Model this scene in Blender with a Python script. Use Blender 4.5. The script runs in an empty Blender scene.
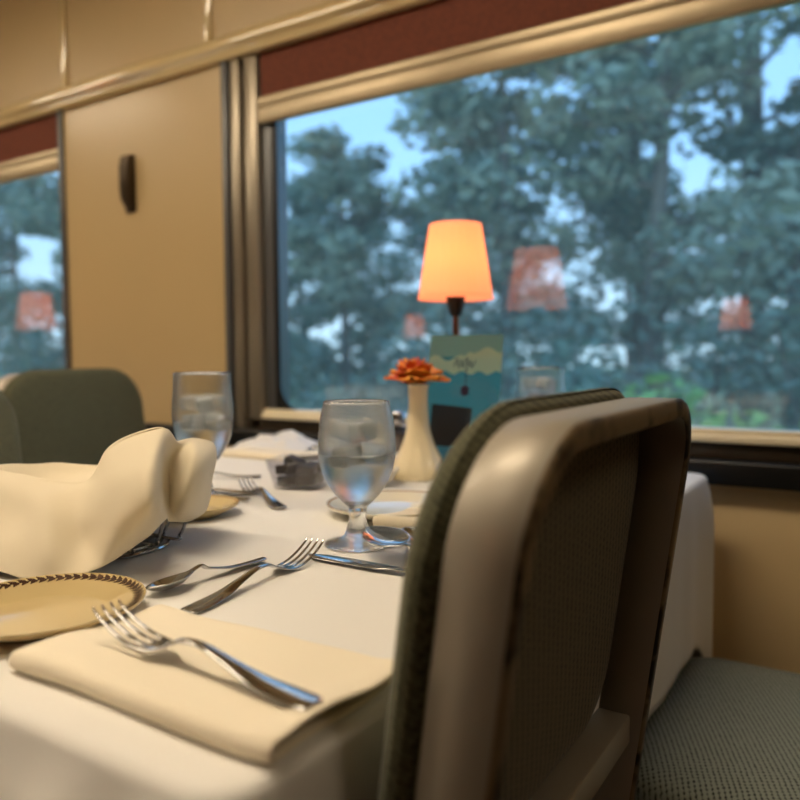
import bpy, bmesh, math, random
from mathutils import Vector, Matrix, noise
random.seed(7)
PI = math.pi
C = bpy.context.scene.collection
TZ = 0.752                                    # top of the cloth

# ------------------------------------------------------------------ materials
def lin(c):
    return tuple(((v / 255) / 12.92 if v / 255 <= .04045 else ((v / 255 + .055) / 1.055) ** 2.4) for v in c) + (1,)

def mat(name, col=(200, 200, 200), rough=.5, metal=0, **kw):
    m = bpy.data.materials.new(name); m.use_nodes = True
    n = m.node_tree.nodes; l = m.node_tree.links
    b = n['Principled BSDF']
    b.inputs['Base Color'].default_value = lin(col)
    b.inputs['Roughness'].default_value = rough
    b.inputs['Metallic'].default_value = metal
    for k, v in kw.items():
        b.inputs[k.replace('_', ' ')].default_value = v
    m['b'] = 1
    return m, n, l, b

def noise_col(m4, c1, c2, scale, detail=3, lo=.35, hi=.65, stretch=(1, 1, 1)):
    m, n, l, b = m4
    tc = n.new('ShaderNodeTexCoord'); mp = n.new('ShaderNodeMapping'); mp.inputs['Scale'].default_value = stretch
    t = n.new('ShaderNodeTexNoise'); t.inputs['Scale'].default_value = scale; t.inputs['Detail'].default_value = detail
    r = n.new('ShaderNodeValToRGB')
    r.color_ramp.elements[0].position = lo; r.color_ramp.elements[1].position = hi
    r.color_ramp.elements[0].color = lin(c1); r.color_ramp.elements[1].color = lin(c2)
    l.new(tc.outputs['Object'], mp.inputs[0]); l.new(mp.outputs[0], t.inputs[0]); l.new(t.outputs[0], r.inputs[0])
    l.new(r.outputs[0], b.inputs['Base Color'])
    return t

def bump(m4, scale, strength, dist=.002, stretch=(1, 1, 1), detail=2):
    m, n, l, b = m4
    tc = n.new('ShaderNodeTexCoord'); mp = n.new('ShaderNodeMapping'); mp.inputs['Scale'].default_value = stretch
    t = n.new('ShaderNodeTexNoise'); t.inputs['Scale'].default_value = scale; t.inputs['Detail'].default_value = detail
    bp = n.new('ShaderNodeBump'); bp.inputs['Strength'].default_value = strength; bp.inputs['Distance'].default_value = dist
    l.new(tc.outputs['Object'], mp.inputs[0]); l.new(mp.outputs[0], t.inputs[0]); l.new(t.outputs[0], bp.inputs['Height'])
    l.new(bp.outputs[0], b.inputs['Normal'])

M = {}
x = mat('cream_wall', (196, 170, 124), .38, Coat_Weight=.25, Coat_Roughness=.2); bump(x, 3, .08, .01); M['wall'] = x[0]
M['wall_low'] = mat('cream_lower_panel', (218, 192, 146), .5)[0]
x = mat('cream_moulding', (216, 194, 146), .14, Coat_Weight=1.0, Coat_Roughness=.06); bump(x, 6, .25, .01); M['mould'] = x[0]
M['baffle'] = mat('dark_light_baffle', (26, 24, 22), .8)[0]
M['wall_far'] = mat('brown_wall_panel', (92, 72, 50), .5)[0]
M['ceiling'] = mat('ceiling_paint', (225, 205, 165), .6)[0]
x = mat('carpet', (60, 45, 40), .95); noise_col(x, (48, 36, 36), (78, 58, 50), 60); M['floor'] = x[0]
x = mat('brushed_metal', (160, 150, 134), .36, .7); bump(x, 40, .06, .002, (1, 1, .05)); M['brushed'] = x[0]
M['brushed_dark'] = mat('grey_window_metal', (105, 106, 108), .4, .6)[0]
M['gasket'] = mat('black_gasket', (16, 18, 20), .45)[0]
M['sill'] = mat('cream_metal_sill', (240, 228, 198), .4)[0]
M['ledge'] = mat('black_ledge', (14, 15, 17), .35)[0]
M['ledge_brown'] = mat('dark_brown_strip', (52, 42, 30), .4)[0]
x = mat('red_blind_fabric', (128, 52, 30), .75); noise_col(x, (100, 46, 25), (114, 53, 29), 120); M['blind'] = x[0]
M['blindbar'] = mat('blind_bar_metal', (178, 162, 134), .36, .5)[0]
M['bronze'] = mat('dark_bronze', (70, 58, 44), .42, .7)[0]
M['steel'] = mat('polished_steel', (178, 178, 178), .12, 1)[0]
M['wire'] = mat('chrome_wire', (200, 200, 205), .12, 1)[0]

def cloth_mat(name, col, s=900, st=.25):
    x = mat(name, col, .85, Sheen_Weight=.15); bump(x, s, st, .0006); return x[0]
M['cloth'] = cloth_mat('white_tablecloth_cotton', (236, 234, 230))
M['napkin'] = cloth_mat('ivory_napkin_linen', (246, 235, 212))
M['napkin2'] = cloth_mat('cream_napkin_linen', (228, 216, 190))
M['seatframe'] = mat('dark_seat_frame', (40, 34, 28), .5)[0]

def tweed(name, dark, light, pitch, rib, cut, amt=.35, ribw=.6):
    """woven cloth: fine ribs across direction rib, broken along direction cut, mottled by the yarn"""
    m4 = mat(name, light, .92, Sheen_Weight=.1); m, n, l, b = m4
    tc = n.new('ShaderNodeTexCoord')
    def wave(d, per, jitter):
        dt = n.new('ShaderNodeVectorMath'); dt.operation = 'DOT_PRODUCT'; dt.inputs[1].default_value = d; l.new(tc.outputs['Object'], dt.inputs[0])
        ns = n.new('ShaderNodeTexNoise'); ns.inputs['Scale'].default_value = 60; l.new(tc.outputs['Object'], ns.inputs[0])
        a = n.new('ShaderNodeMath'); a.operation = 'MULTIPLY_ADD'; a.inputs[1].default_value = jitter; l.new(ns.outputs[0], a.inputs[0])
        k = n.new('ShaderNodeMath'); k.operation = 'MULTIPLY'; k.inputs[1].default_value = 2 * PI / per; l.new(dt.outputs['Value'], k.inputs[0])
        l.new(k.outputs[0], a.inputs[2])
        q = n.new('ShaderNodeMath'); q.operation = 'SINE'; l.new(a.outputs[0], q.inputs[0])
        h = n.new('ShaderNodeMath'); h.operation = 'MULTIPLY_ADD'; h.inputs[1].default_value = .5; h.inputs[2].default_value = .5; l.new(q.outputs[0], h.inputs[0])
        return h
    w1 = wave(rib, pitch, 1.2); w2 = wave(cut, pitch * .8, 2.5)
    no = n.new('ShaderNodeTexNoise'); no.inputs['Scale'].default_value = 330; no.inputs['Detail'].default_value = 3; l.new(tc.outputs['Object'], no.inputs[0])
    a = n.new('ShaderNodeMath'); a.operation = 'MULTIPLY_ADD'; a.inputs[1].default_value = ribw; l.new(w1.outputs[0], a.inputs[0]); l.new(no.outputs[0], a.inputs[2])
    c = n.new('ShaderNodeMath'); c.operation = 'MULTIPLY_ADD'; c.inputs[1].default_value = .28; l.new(w2.outputs[0], c.inputs[0]); l.new(a.outputs[0], c.inputs[2])
    r = n.new('ShaderNodeValToRGB'); r.color_ramp.elements[0].position = .45; r.color_ramp.elements[1].position = 1
    r.color_ramp.elements[0].color = lin(dark); r.color_ramp.elements[1].color = lin(light)
    l.new(c.outputs[0], r.inputs[0]); l.new(r.outputs[0], b.inputs['Base Color'])
    bp = n.new('ShaderNodeBump'); bp.inputs['Strength'].default_value = amt; bp.inputs['Distance'].default_value = .0012
    l.new(c.outputs[0], bp.inputs['Height']); l.new(bp.outputs[0], b.inputs['Normal'])
    return m
M['tweed'] = tweed('green_grey_tweed', (40, 42, 31), (104, 104, 78), .0042, (.5, .25, .83), (.8, -.6, .2), .35, .35)
M['tweed_panel'] = tweed('green_grey_panel_tweed', (34, 34, 27), (112, 104, 80), .0085, (0, .95, .30), (0, -.3, .95), .3, .7)
M['tweed_seat'] = tweed('green_grey_seat_tweed', (42, 47, 42), (140, 146, 134), .0062, (.92, .38, 0), (-.38, .92, 0), .35, .6)
M['frame'] = None
x = mat('bronze_chair_frame', (168, 160, 146), .46, .35, Coat_Weight=.12, Coat_Roughness=.15); bump(x, 9, .06, .01); M['frame'] = x[0]
x = mat('worn_frame_edge', (70, 56, 38), .5, .35); noise_col(x, (42, 32, 22), (134, 116, 88), 26, 6, .40, .53); M['worn'] = x[0]

# glass that one looks through (panes): clear with a mirror share that grows toward grazing
def pane_mat(name, tint, base, grow, haze=0):
    m = bpy.data.materials.new(name); m.use_nodes = True; n = m.node_tree.nodes; l = m.node_tree.links
    n.remove(n['Principled BSDF'])
    tr = n.new('ShaderNodeBsdfTransparent'); tr.inputs[0].default_value = tint
    gl = n.new('ShaderNodeBsdfGlossy'); gl.inputs['Roughness'].default_value = .02; gl.inputs[0].default_value = (1, 1, 1, 1)
    lw = n.new('ShaderNodeLayerWeight'); lw.inputs[0].default_value = .5
    p = n.new('ShaderNodeMath'); p.operation = 'POWER'; p.inputs[1].default_value = 4; l.new(lw.outputs['Facing'], p.inputs[0])
    a = n.new('ShaderNodeMath'); a.operation = 'MULTIPLY_ADD'; a.inputs[1].default_value = grow; a.inputs[2].default_value = base
    l.new(p.outputs[0], a.inputs[0])
    mx = n.new('ShaderNodeMixShader'); l.new(a.outputs[0], mx.inputs[0]); l.new(tr.outputs[0], mx.inputs[1]); l.new(gl.outputs[0], mx.inputs[2])
    if haze:
        td = n.new('ShaderNodeBsdfTranslucent'); td.inputs[0].default_value = (.95, .95, .95, 1)  # even translucent share, stands in for the pale haze outside
        m2 = n.new('ShaderNodeMixShader'); m2.inputs[0].default_value = haze
        l.new(mx.outputs[0], m2.inputs[1]); l.new(td.outputs[0], m2.inputs[2]); mx = m2
    l.new(mx.outputs[0], n['Material Output'].inputs[0])
    return m
M['pane'] = pane_mat('tinted_window_glass', (.92, .955, .985, 1), .06, .5, .045)
M['acrylic'] = pane_mat('clear_acrylic', (.985, .995, .99, 1), .03, .4)
M['plastic_clear'] = pane_mat('clear_dish_plastic', (.90, .90, .92, 1), .06, .5)

x = mat('goblet_glass', (250, 252, 252), .02, Transmission_Weight=1.0, IOR=1.45); M['glass'] = x[0]
x = mat('frosted_goblet_glass', (250, 252, 252), .05, Transmission_Weight=1.0, IOR=1.45); bump(x, 620, .32, .0012, detail=3); M['glass_wet'] = x[0]
M['water'] = mat('water', (250, 253, 255), .0, Transmission_Weight=1.0, IOR=1.33)[0]
x = mat('ice', (246, 250, 252),   .25, Transmission_Weight=.72, IOR=1.2); bump(x, 60, .4, .003); M['ice'] = x[0]

M['china'] = mat('cream_china', (206, 184, 134), .12, Coat_Weight=.6, Coat_Roughness=.05)[0]
M['china_white'] = mat('white_china', (232, 226, 208), .12, Coat_Weight=.6, Coat_Roughness=.05)[0]
M['leafprint'] = mat('brown_leaf_glaze', (70, 48, 36), .2)[0]
M['leafprint2'] = mat('tan_band_glaze', (168, 128, 82), .2)[0]
M['vase'] = mat('ivory_porcelain', (238, 224, 188), .18, Coat_Weight=.5, Coat_Roughness=.05)[0]
x = mat('orange_petals', (235, 110, 30), .6, Subsurface_Weight=.15); noise_col(x, (206, 58, 16), (246, 158, 44), 45, 2, .4, .62); M['petal'] = x[0]
M['stem'] = mat('green_stem', (70, 92, 40), .6)[0]
M['butter'] = mat('yellow_butter', (240, 196, 70), .4)[0]
x = mat('dark_packets', (36, 25, 19), .6); M['packet'] = x[0]
M['pepper'] = mat('brown_pepper', (88, 70, 56), .8)[0]
def card(name, col, fac=.76):
    m = bpy.data.materials.new(name); m.use_nodes = True; n = m.node_tree.nodes; l = m.node_tree.links
    n.remove(n['Principled BSDF']); a = n.new('ShaderNodeBsdfDiffuse'); b = n.new('ShaderNodeBsdfTranslucent'); x = n.new('ShaderNodeMixShader')
    a.inputs[0].default_value = lin(col); b.inputs[0].default_value = lin(col); x.inputs[0].default_value = fac
    l.new(a.outputs[0], x.inputs[1]); l.new(b.outputs[0], x.inputs[2]); l.new(x.outputs[0], n['Material Output'].inputs[0]); return m
M['card'] = card('card_teal', (104, 182, 194))
M['card_pale'] = card('card_sage', (196, 222, 214))
M['cardcream'] = card('card_cream', (255, 252, 230))
M['carddark'] = mat('card_navy', (22, 32, 44), .3)[0]
M['cardgrape'] = mat('card_plum', (44, 40, 66), .3)[0]
M['copper'] = mat('copper_stem', (150, 96, 66), .3, .9)[0]
M['socket'] = mat('black_socket', (14, 12, 11), .4)[0]
M['wood'] = mat('brown_table_wood', (92, 62, 38), .5)[0]

def emit(name, col, strength):
    m = bpy.data.materials.new(name); m.use_nodes = True; n = m.node_tree.nodes; l = m.node_tree.links
    n.remove(n['Principled BSDF']); e = n.new('ShaderNodeEmission'); e.inputs[0].default_value = lin(col); e.inputs[1].default_value = strength
    l.new(e.outputs[0], n['Material Output'].inputs[0]); return m
M['bulb'] = emit('lamp_bulb_glow', (255, 214, 140), 7)
M['ceil_light'] = emit('warm_ceiling_diffuser', (255, 234, 202), 23)
M['fill_light_soft'] = emit('dimmer_fill_diffuser', (255, 234, 202), 8.5)  # glow of the added fill panels
# lampshade: thin pleated fabric that lets the bulb through
m = bpy.data.materials.new('lampshade_fabric'); m.use_nodes = True; n = m.node_tree.nodes; l = m.node_tree.links
n.remove(n['Principled BSDF'])
tl = n.new('ShaderNodeBsdfTranslucent'); tl.inputs[0].default_value = lin((255, 205, 165))
df = n.new('ShaderNodeBsdfDiffuse'); df.inputs[0].default_value = lin((250, 205, 170))
mx = n.new('ShaderNodeMixShader'); mx.inputs[0].default_value = .35
l.new(tl.outputs[0], mx.inputs[1]); l.new(df.outputs[0], mx.inputs[2])
em = n.new('ShaderNodeEmission'); em.inputs[0].default_value = lin((255, 158, 112)); em.inputs[1].default_value = .5
ad = n.new('ShaderNodeAddShader'); l.new(mx.outputs[0], ad.inputs[0]); l.new(em.outputs[0], ad.inputs[1])
l.new(ad.outputs[0], n['Material Output'].inputs[0]); M['shade'] = m

def leaf_mat(name, a, b_):
    x = mat(name, a, .8); noise_col(x, a, b_, .5, 3, .35, .65); return x[0]
M['leaf1'] = leaf_mat('pine_leaf', (136, 148, 130), (168, 174, 150))
M['leaf2'] = leaf_mat('dark_leaf', (122, 140, 126), (150, 162, 142))
M['leaf3'] = leaf_mat('bush_leaf', (128, 180, 100), (170, 204, 120))
M['bark'] = leaf_mat('bark', (104, 98, 90), (136, 126, 112))
M['ground'] = leaf_mat('grass_ground', (130, 160, 108), (160, 176, 124))

# ------------------------------------------------------------------ mesh helpers
def obj(name, bm, m, parent=None, smooth=True, angle=40, mats=None):
    me = bpy.data.meshes.new(name)
    bmesh.ops.recalc_face_normals(bm, faces=bm.faces)
    bm.to_mesh(me); bm.free()
    for q in (mats or [m]): me.materials.append(q)
    if smooth:
        me.polygons.foreach_set('use_smooth', [True] * len(me.polygons))
        me.set_sharp_from_angle(angle=math.radians(angle))
    o = bpy.data.objects.new(name, me); C.objects.link(o)
    if parent: o.parent = parent
    return o

def thing(name, label, cat, loc=(0, 0, 0), rz=0, group=None):
    o = bpy.data.objects.new(name, None); C.objects.link(o); o.empty_display_size = .05
    o.location = loc; o.rotation_euler = (0, 0, rz)
    return tag(o, label, cat, group)

def tag(o, label, cat, group=None):
    o['label'] = label; o['category'] = cat
    if group: o['group'] = group
    return o

def struct(name, bm, m, parent=None, smooth=False, mats=None):
    o = obj(name, bm, m, parent, smooth, mats=mats)
    if not parent: o['kind'] = 'structure'
    return o

def dup(root, loc, rz, label, group=None):
    r = root.copy(); C.objects.link(r); r.location = loc; r.rotation_euler = (0, 0, rz); r['label'] = label
    if group: r['group'] = group
    for ch in list(root.children):
        c = ch.copy(); C.objects.link(c); c.parent = r
        for g in list(ch.children):
            d = g.copy(); C.objects.link(d); d.parent = c
    return r

def box(bm, x0, x1, y0, y1, z0, z1, mi=0):
    v = [bm.verts.new((x, y, z)) for x in (x0, x1) for y in (y0, y1) for z in (z0, z1)]
    fs = [(0, 1, 3, 2), (4, 6, 7, 5), (0, 4, 5, 1), (2, 3, 7, 6), (0, 2, 6, 4), (1, 5, 7, 3)]
    for f in fs:
        q = bm.faces.new([v[i] for i in f]); q.material_index = mi

def bevelled_box(x0, x1, y0, y1, z0, z1, r=.004, seg=3):
    bm = bmesh.new(); box(bm, x0, x1, y0, y1, z0, z1)
    bmesh.ops.bevel(bm, geom=bm.edges[:], offset=r, segments=seg, affect='EDGES', profile=.5)
    return bm

def grid(bm, rows, cu=False, cv=False, cap=False):
    """rows: list of lists of points; cu closes along a row, cv closes from last row to first"""
    vs = [[bm.verts.new(p) for p in r] for r in rows]
    n, k = len(rows), len(rows[0])
    for i in range(n if cv else n - 1):
        for j in range(k if cu else k - 1):
            a, b, c, d = vs[i][j], vs[i][(j + 1) % k], vs[(i + 1) % n][(j + 1) % k], vs[(i + 1) % n][j]
            try: bm.faces.new((a, b, c, d))
            except ValueError: pass
    if cap:
        bm.faces.new(vs[0]); bm.faces.new(vs[-1])
    return vs

def lathe(bm, prof, seg=48, wob=None):
    rows = []
    for (r, z) in prof:
        row = []
        for k in range(seg):
            a = 2 * PI * k / seg
            rr = max(r, .0002)
            if wob: rr *= 1 + wob(a, z)
            row.append((rr * math.cos(a), rr * math.sin(a), z))
        rows.append(row)
    return grid(bm, rows, cu=True)

def spline(pts, n=8):
    """Catmull-Rom through pts"""
    P = [Vector(p) for p in pts]; out = []
    for i in range(len(P) - 1):
        p0, p1, p2, p3 = P[max(i - 1, 0)], P[i], P[i + 1], P[min(i + 2, len(P) - 1)]
        for k in range(n):
            t = k / n
            out.append(.5 * ((2 * p1) + (p2 - p0) * t + (2 * p0 - 5 * p1 + 4 * p2 - p3) * t * t + (3 * p1 - p0 - 3 * p2 + p3) * t ** 3))
    out.append(P[-1]); return out

def tube(bm, pts, r, seg=10, closed=False, cap=True):
    P = [Vector(p) for p in pts]; rows = []; up = None
    n = len(P)
    for i, p in enumerate(P):
        t = (P[(i + 1) % n] - P[i - 1]) if closed else (P[min(i + 1, n - 1)] - P[max(i - 1, 0)])
        t.normalize()
        if up is None: up = Vector((0, 0, 1)) if abs(t.z) < .9 else Vector((1, 0, 0))
        a = t.cross(up).normalized(); up = a.cross(t).normalized()
        rr = r[i] if isinstance(r, (list, tuple)) else r
        rows.append([p + a * (rr * math.cos(2 * PI * k / seg)) + up * (rr * math.sin(2 * PI * k / seg)) for k in range(seg)])
    grid(bm, rows, cu=True, cv=closed, cap=cap and not closed)

def rrect(w, h, r, n=8):
    """rounded rectangle outline centred on 0, counter-clockwise"""
    out = []
    for cx, cy, a0 in ((w / 2 - r, h / 2 - r, 0), (-w / 2 + r, h / 2 - r, 90), (-w / 2 + r, -h / 2 + r, 180), (w / 2 - r, -h / 2 + r, 270)):
        for k in range(n + 1):
            a = math.radians(a0 + 90 * k / n); out.append((cx + r * math.cos(a), cy + r * math.sin(a)))
    return out

def solid(o, t, off=-1, sub=0):
    s = o.modifiers.new('solidify', 'SOLIDIFY'); s.thickness = t; s.offset = off
    if sub:
        q = o.modifiers.new('sub', 'SUBSURF'); q.levels = sub; q.render_levels = sub
    return o

# ------------------------------------------------------------------ the dining car
XL, XR, YB, YW, ZC = -6.0, 3.0, -1.55, 1.49, 2.32
bm = bmesh.new(); box(bm, XL, XR, YB - .1, YW + .1, -.05, 0); struct('floor', bm, M['floor'])
bm = bmesh.new(); box(bm, XL, XR, YB - .1, YW + .1, ZC, ZC + .05); struct('ceiling', bm, M['ceiling'])
# window wall with two openings; windows 1 (beside the table) and 2 (beside the next table)
WIN = [(-1.50, .10), (-3.82, -2.222)]
ZB, ZT = .765, 1.745
bm = bmesh.new()
box(bm, XL, XR, YW, YW + .10, ZT, ZC)
edges = [XL] + [v for w in sorted(WIN) for v in w] + [XR]
for i in range(0, len(edges), 2): box(bm, edges[i], edges[i + 1], YW, YW + .10, ZB, ZT)
struct('wall_north', bm, M['wall'])
bm = bmesh.new(); box(bm, XL, XR, YW, YW + .10, 0, ZB); w = struct('wall_north_lower', bm, M['wall_low'])
bm = bmesh.new(); box(bm, XL, XR, YB - .1, YB, 0, ZC); struct('wall_south', bm, M['wall_far'])
bm = bmesh.new(); box(bm, XL - .1, XL, YB - .1, YW + .1, 0, ZC); struct('wall_west', bm, M['wall'])
bm = bmesh.new(); box(bm, XR, XR + .1, YB - .1, YW + .1, 0, ZC); struct('wall_east', bm, M['wall'])
# moulding along the top of the windows: rounded lip with a thin metal drip edge
prof = [(YW, 1.742), (YW - .018, 1.742), (YW - .022, 1.747), (YW - .022, 1.757), (YW - .026, 1.760), (YW - .036, 1.768), (YW - .038, 1.780), (YW - .033, 1.793), (YW - .022, 1.803), (YW - .004, 1.808), (YW, 1.808)]
bm = bmesh.new(); rows = []
k = 0; xx = XL
while xx <= XR + .001:
    wv = .004 * math.sin(xx * 5.3) + .003 * math.sin(xx * 13.1 + 1)
    rows.append([(xx, y - (wv if 3 < i < 9 else 0), z) for i, (y, z) in enumerate(prof)]); xx += .06
grid(bm, rows); struct('trim_1', bm, M['mould'], smooth=True)
# battens on the upper panels
for i, bx in enumerate((-2.195, -1.556, -.917, -.278, -2.834, -3.473)):
    bm = bevelled_box(bx - .013, bx + .013, YW - .009, YW, 1.808, ZC, .004, 3)
    struct('trim_%d' % (i + 2), bm, M['mould'], smooth=True)
# black ledge under the windows, with a dark brown strip above it
bm = bevelled_box(XL, XR, YW - .035, YW, .722, .768, .006, 3); struct('trim_20', bm, M['ledge'], smooth=True)
bm = bmesh.new(); box(bm, XL, XR, YB, YB + .012, 0, .1); struct('baseboard_south', bm, M['ledge_brown'])
bm = bmesh.new(); box(bm, XL, XR, YW - .012, YW, 0, .1); struct('baseboard_north', bm, M['ledge_brown'])

def window(i, x0, x1, slim=False):
    w = bpy.data.objects.new('window_%d' % i, None); C.objects.link(w); w['kind'] = 'structure'
    # vertical channels each side
    for s, xe in ((1, x0), (-1, x1)):
        def X(a): return xe + s * a
        def bar(nm, a, b, y0, y1, m, r=.003, z0=.770, z1=ZT):
            lo, hi = sorted((X(a), X(b)))
            obj(nm, bevelled_box(lo, hi, y0, y1, z0, z1, r, 2), m, w)
        bar('edge_trim', -.008, .012, YW - .012, YW + .05, M['brushed_dark'])
        if slim and s < 0: continue
        bar('channel_strip', .018, .052, YW - .006, YW + .05, M['brushed'], .006)
        bar('channel_groove', .012, .118, YW + .02, YW + .06, M['brushed_dark'])
        bar('channel_strip', .066, .112, YW - .002, YW + .05, M['brushed'], .006)
        bar('inner_frame', .118, .150, YW + .010, YW + .07, M['brushed_dark'], .003, .79)
    gx0, gx1, gz0, gz1 = x0 + .165, x1 - (.028 if slim else .165), .820, 1.70
    jr = .012 if slim else .118
    # gasket with rounded corners around the glass
    bm = bmesh.new()
    cx, cz = (gx0 + gx1) / 2, (gz0 + gz1) / 2
    o_ = rrect(gx1 - gx0 + .036, gz1 - gz0 + .04, .03, 8); i_ = rrect(gx1 - gx0, gz1 - gz0, .07, 8)
    def ring(q, y): return [(cx + a, y, cz + b) for a, b in q]
    grid(bm, [ring(o_, YW + .06), ring(o_, YW + .012), ring(i_, YW + .012), ring(i_, YW + .0155)], cu=True)
    obj('gasket', bm, M['gasket'], w)
    bm = bmesh.new(); box(bm, gx0 - .01, gx1 + .01, YW + .016, YW + .022, gz0 - .01, gz1 + .01)
    obj('glass_pane', bm, M['pane'], w, smooth=False)
    # bottom: cream metal sill and dark brown strip under it
    obj('sill_strip', bevelled_box(x0 + .118, x1 - jr, YW - .014, YW + .05, .797, .812, .004, 3), M['sill'], w)
    obj('sill_lip', bevelled_box(x0 + .118, x1 - jr, YW - .004, YW + .05, .810, .822, .003, 2), M['sill'], w)
    obj('lower_strip', bevelled_box(x0 + .012, x1 - .012, YW - .002, YW + .05, .766, .797, .003, 2), M['ledge_brown'], w)
    obj('head_cover', bevelled_box(x0, x1, YW + .03, YW + .08, 1.66, ZT, .003, 2), M['brushed_dark'], w)
    return w
for i, (a, b) in enumerate(WIN): window(i + 1, a, b, i == 1)

def blind(label, x0, x1):
    t = thing('roller_blind', label, 'blind', ((x0 + x1) / 2, YW, 1.56), group=None)
    h = (x1 - x0) / 2
    bm = bmesh.new(); box(bm, -h, h, .004, .012, .066, .184); obj('blind_fabric', bm, M['blind'], t, smooth=False)
    bb_ = obj('bottom_bar', bevelled_box(-h - .004, h + .004, -.008, .012, .0, .045, .005, 3), M['blindbar'], t)
    obj('bar_rail', bevelled_box(-h - .008, h + .008, -.004, .014, .045, .07, .004, 3), M['blindbar'], bb_)
    return t
blind('dark red roller blind pulled up above the big window beside the lit lamp', -1.50 + .122, .10 - .122)
blind('dark red roller blind above the window behind the chair beside the bread basket', -3.82 + .122, -2.222 - .02)

# fixture on the wall pillar: bronze plate with a hooked cover
t = thing('wall_latch', 'dark bronze latch fixed on the cream wall panel between the windows', 'latch', (-1.895, YW, 1.39))
obj('back_plate', bevelled_box(-.022, .022, -.006, 0, .0, .165, .002, 2), M['bronze'], t)
bm = bmesh.new()
rows = []
for (z, d, hw) in ((.165, .010, .016), (.160, .022, .018), (.13, .028, .019), (.07, .028, .019), (.035, .024, .018), (.012, .012, .014), (0, .007, .012)):
    rows.append([(-hw, -.006, z), (-hw, -d, z), (-hw * .5, -d - .004, z), (hw * .5, -d - .004, z), (hw, -d, z), (hw, -.006, z)])
grid(bm, rows, cap=True); obj('cover', bm, M['bronze'], t)

# ------------------------------------------------------------------ tables and cloths
def tablecloth_bm(x0, x1, y0, y1, hang, seed, amps, z=TZ, corner_drop=.10):
    """cloth over a rectangular top; amps = wave depth for (y0 side, x1 side, y1 side, x0 side)"""
    bm = bmesh.new(); rnd = random.Random(seed)
    cx, cy = (x0 + x1) / 2, (y0 + y1) / 2; w, h = x1 - x0, y1 - y0
    def per(inset, r, n=520):
        # evenly spaced points with outward normals and arc length
        W, H = w - 2 * inset, h - 2 * inset
        segs = []
        r = max(r, .001)
        L = [W - 2 * r, PI * r / 2, H - 2 * r, PI * r / 2] * 2
        tot = sum(L); out = []
        for k in range(n):
            s = tot * k / n; i = 0
            while s > L[i]: s -= L[i]; i += 1
            side = i // 2
            if i % 2 == 0:
                q = s
                p, nn = [((x0 + inset + r + q, y0 + inset), (0, -1)), ((x1 - inset, y0 + inset + r + q), (1, 0)),
                         ((x1 - inset - r - q, y1 - inset), (0, 1)), ((x0 + inset, y1 - inset - r - q), (-1, 0))][side]
            else:
                a = -PI / 2 + side * PI / 2 + s / r
                c = [(x1 - inset - r, y0 + inset + r), (x1 - inset - r, y1 - inset - r), (x0 + inset + r, y1 - inset - r), (x0 + inset + r, y0 + inset + r)][side]
                nn = (math.cos(a), math.sin(a)); p = (c[0] + r * nn[0], c[1] + r * nn[1])
            out.append((p, nn))
        return out
    base = per(0, .03); n = len(base)
    ph = [rnd.random() * 6.28 for _ in range(4)]
    rows = []
    for f in (.02, .25, .5, .75, .9, .97):
        rows.append([(cx + (p[0] - cx) * f, cy + (p[1] - cy) * f, z + .0006 * math.sin(p[0] * 37 + f * 9) * f) for p, nn in base])
    R = .010
    for a in (0, 22, 45, 68, 90):
        ar = math.radians(a)
        rows.append([(p[0] + nn[0] * (R * math.sin(ar) - R), p[1] + nn[1] * (R * math.sin(ar) - R), z - R + R * math.cos(ar)) for p, nn in base])
    for d in (.03, .055, .085, .12, .16, .21, .26, hang - .012, hang):
        if d > hang: continue
        row = []
        for p, nn in base:
            # side weights
            ws = (max(0, -nn[1]), max(0, nn[0]), max(0, nn[1]), max(0, -nn[0]))
            amp = sum(q * a for q, a in zip(ws, amps)) / max(.001, sum(ws))
            dc = min(math.hypot(p[0] - ex, p[1] - ey) for ex in (x0, x1) for ey in (y0, y1))
            cf = math.exp(-(dc / .06) ** 2)
            g = min(1, d / .07)
            s = p[0] + p[1]
            wv = math.sin(s * 2 * PI / .165 + ph[0]) * .6 + math.sin(s * 2 * PI / .092 + ph[1]) * .3 + math.sin(s * 2 * PI / .31 + ph[2]) * .4
            out = amp * g * (wv + .9) + cf * g * (.035 if amp > .012 else .012)
            zz = z - d - cf * corner_drop * (d / hang) ** 2
            row.append((p[0] + nn[0] * out, p[1] + nn[1] * out, zz))
        rows.append(row)
    vs = grid(bm, rows, cu=True)
    bm.faces.new(vs[0])
    return bm

def table(loc, label, w, h):
    t = thing('dining_table', label, 'table', loc)
    obj('tabletop', bevelled_box(-w / 2, w / 2, -h / 2, h / 2, .71, .745, .006, 2), M['wood'], t)
    obj('pedestal', bevelled_box(-.05, .05, h / 2 - .55, h / 2 - .12, .03, .71, .01, 2), M['brushed_dark'], t)
    obj('foot', bevelled_box(-.13, .13, h / 2 - .6, h / 2 - .08, 0, .03, .01, 2), M['brushed_dark'], t)
    return t
TX0, TX1, TY0, TY1 = -1.275, -.252, .240, 1.400
table(((TX0 + TX1) / 2, (TY0 + TY1) / 2, 0), 'wooden dining table hidden under the white cloth with the goblets', TX1 - TX0 - .07, TY1 - TY0 - .07)
bm = tablecloth_bm(TX0, TX1, TY0, TY1, .275, 3, (.028, .002, .006, .003))
o = obj('tablecloth', bm, M['cloth'], angle=80)
solid(o, .0015)
tag(o, 'white cotton tablecloth on the table laid with goblets, plates and cutlery', 'tablecloth')

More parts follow.
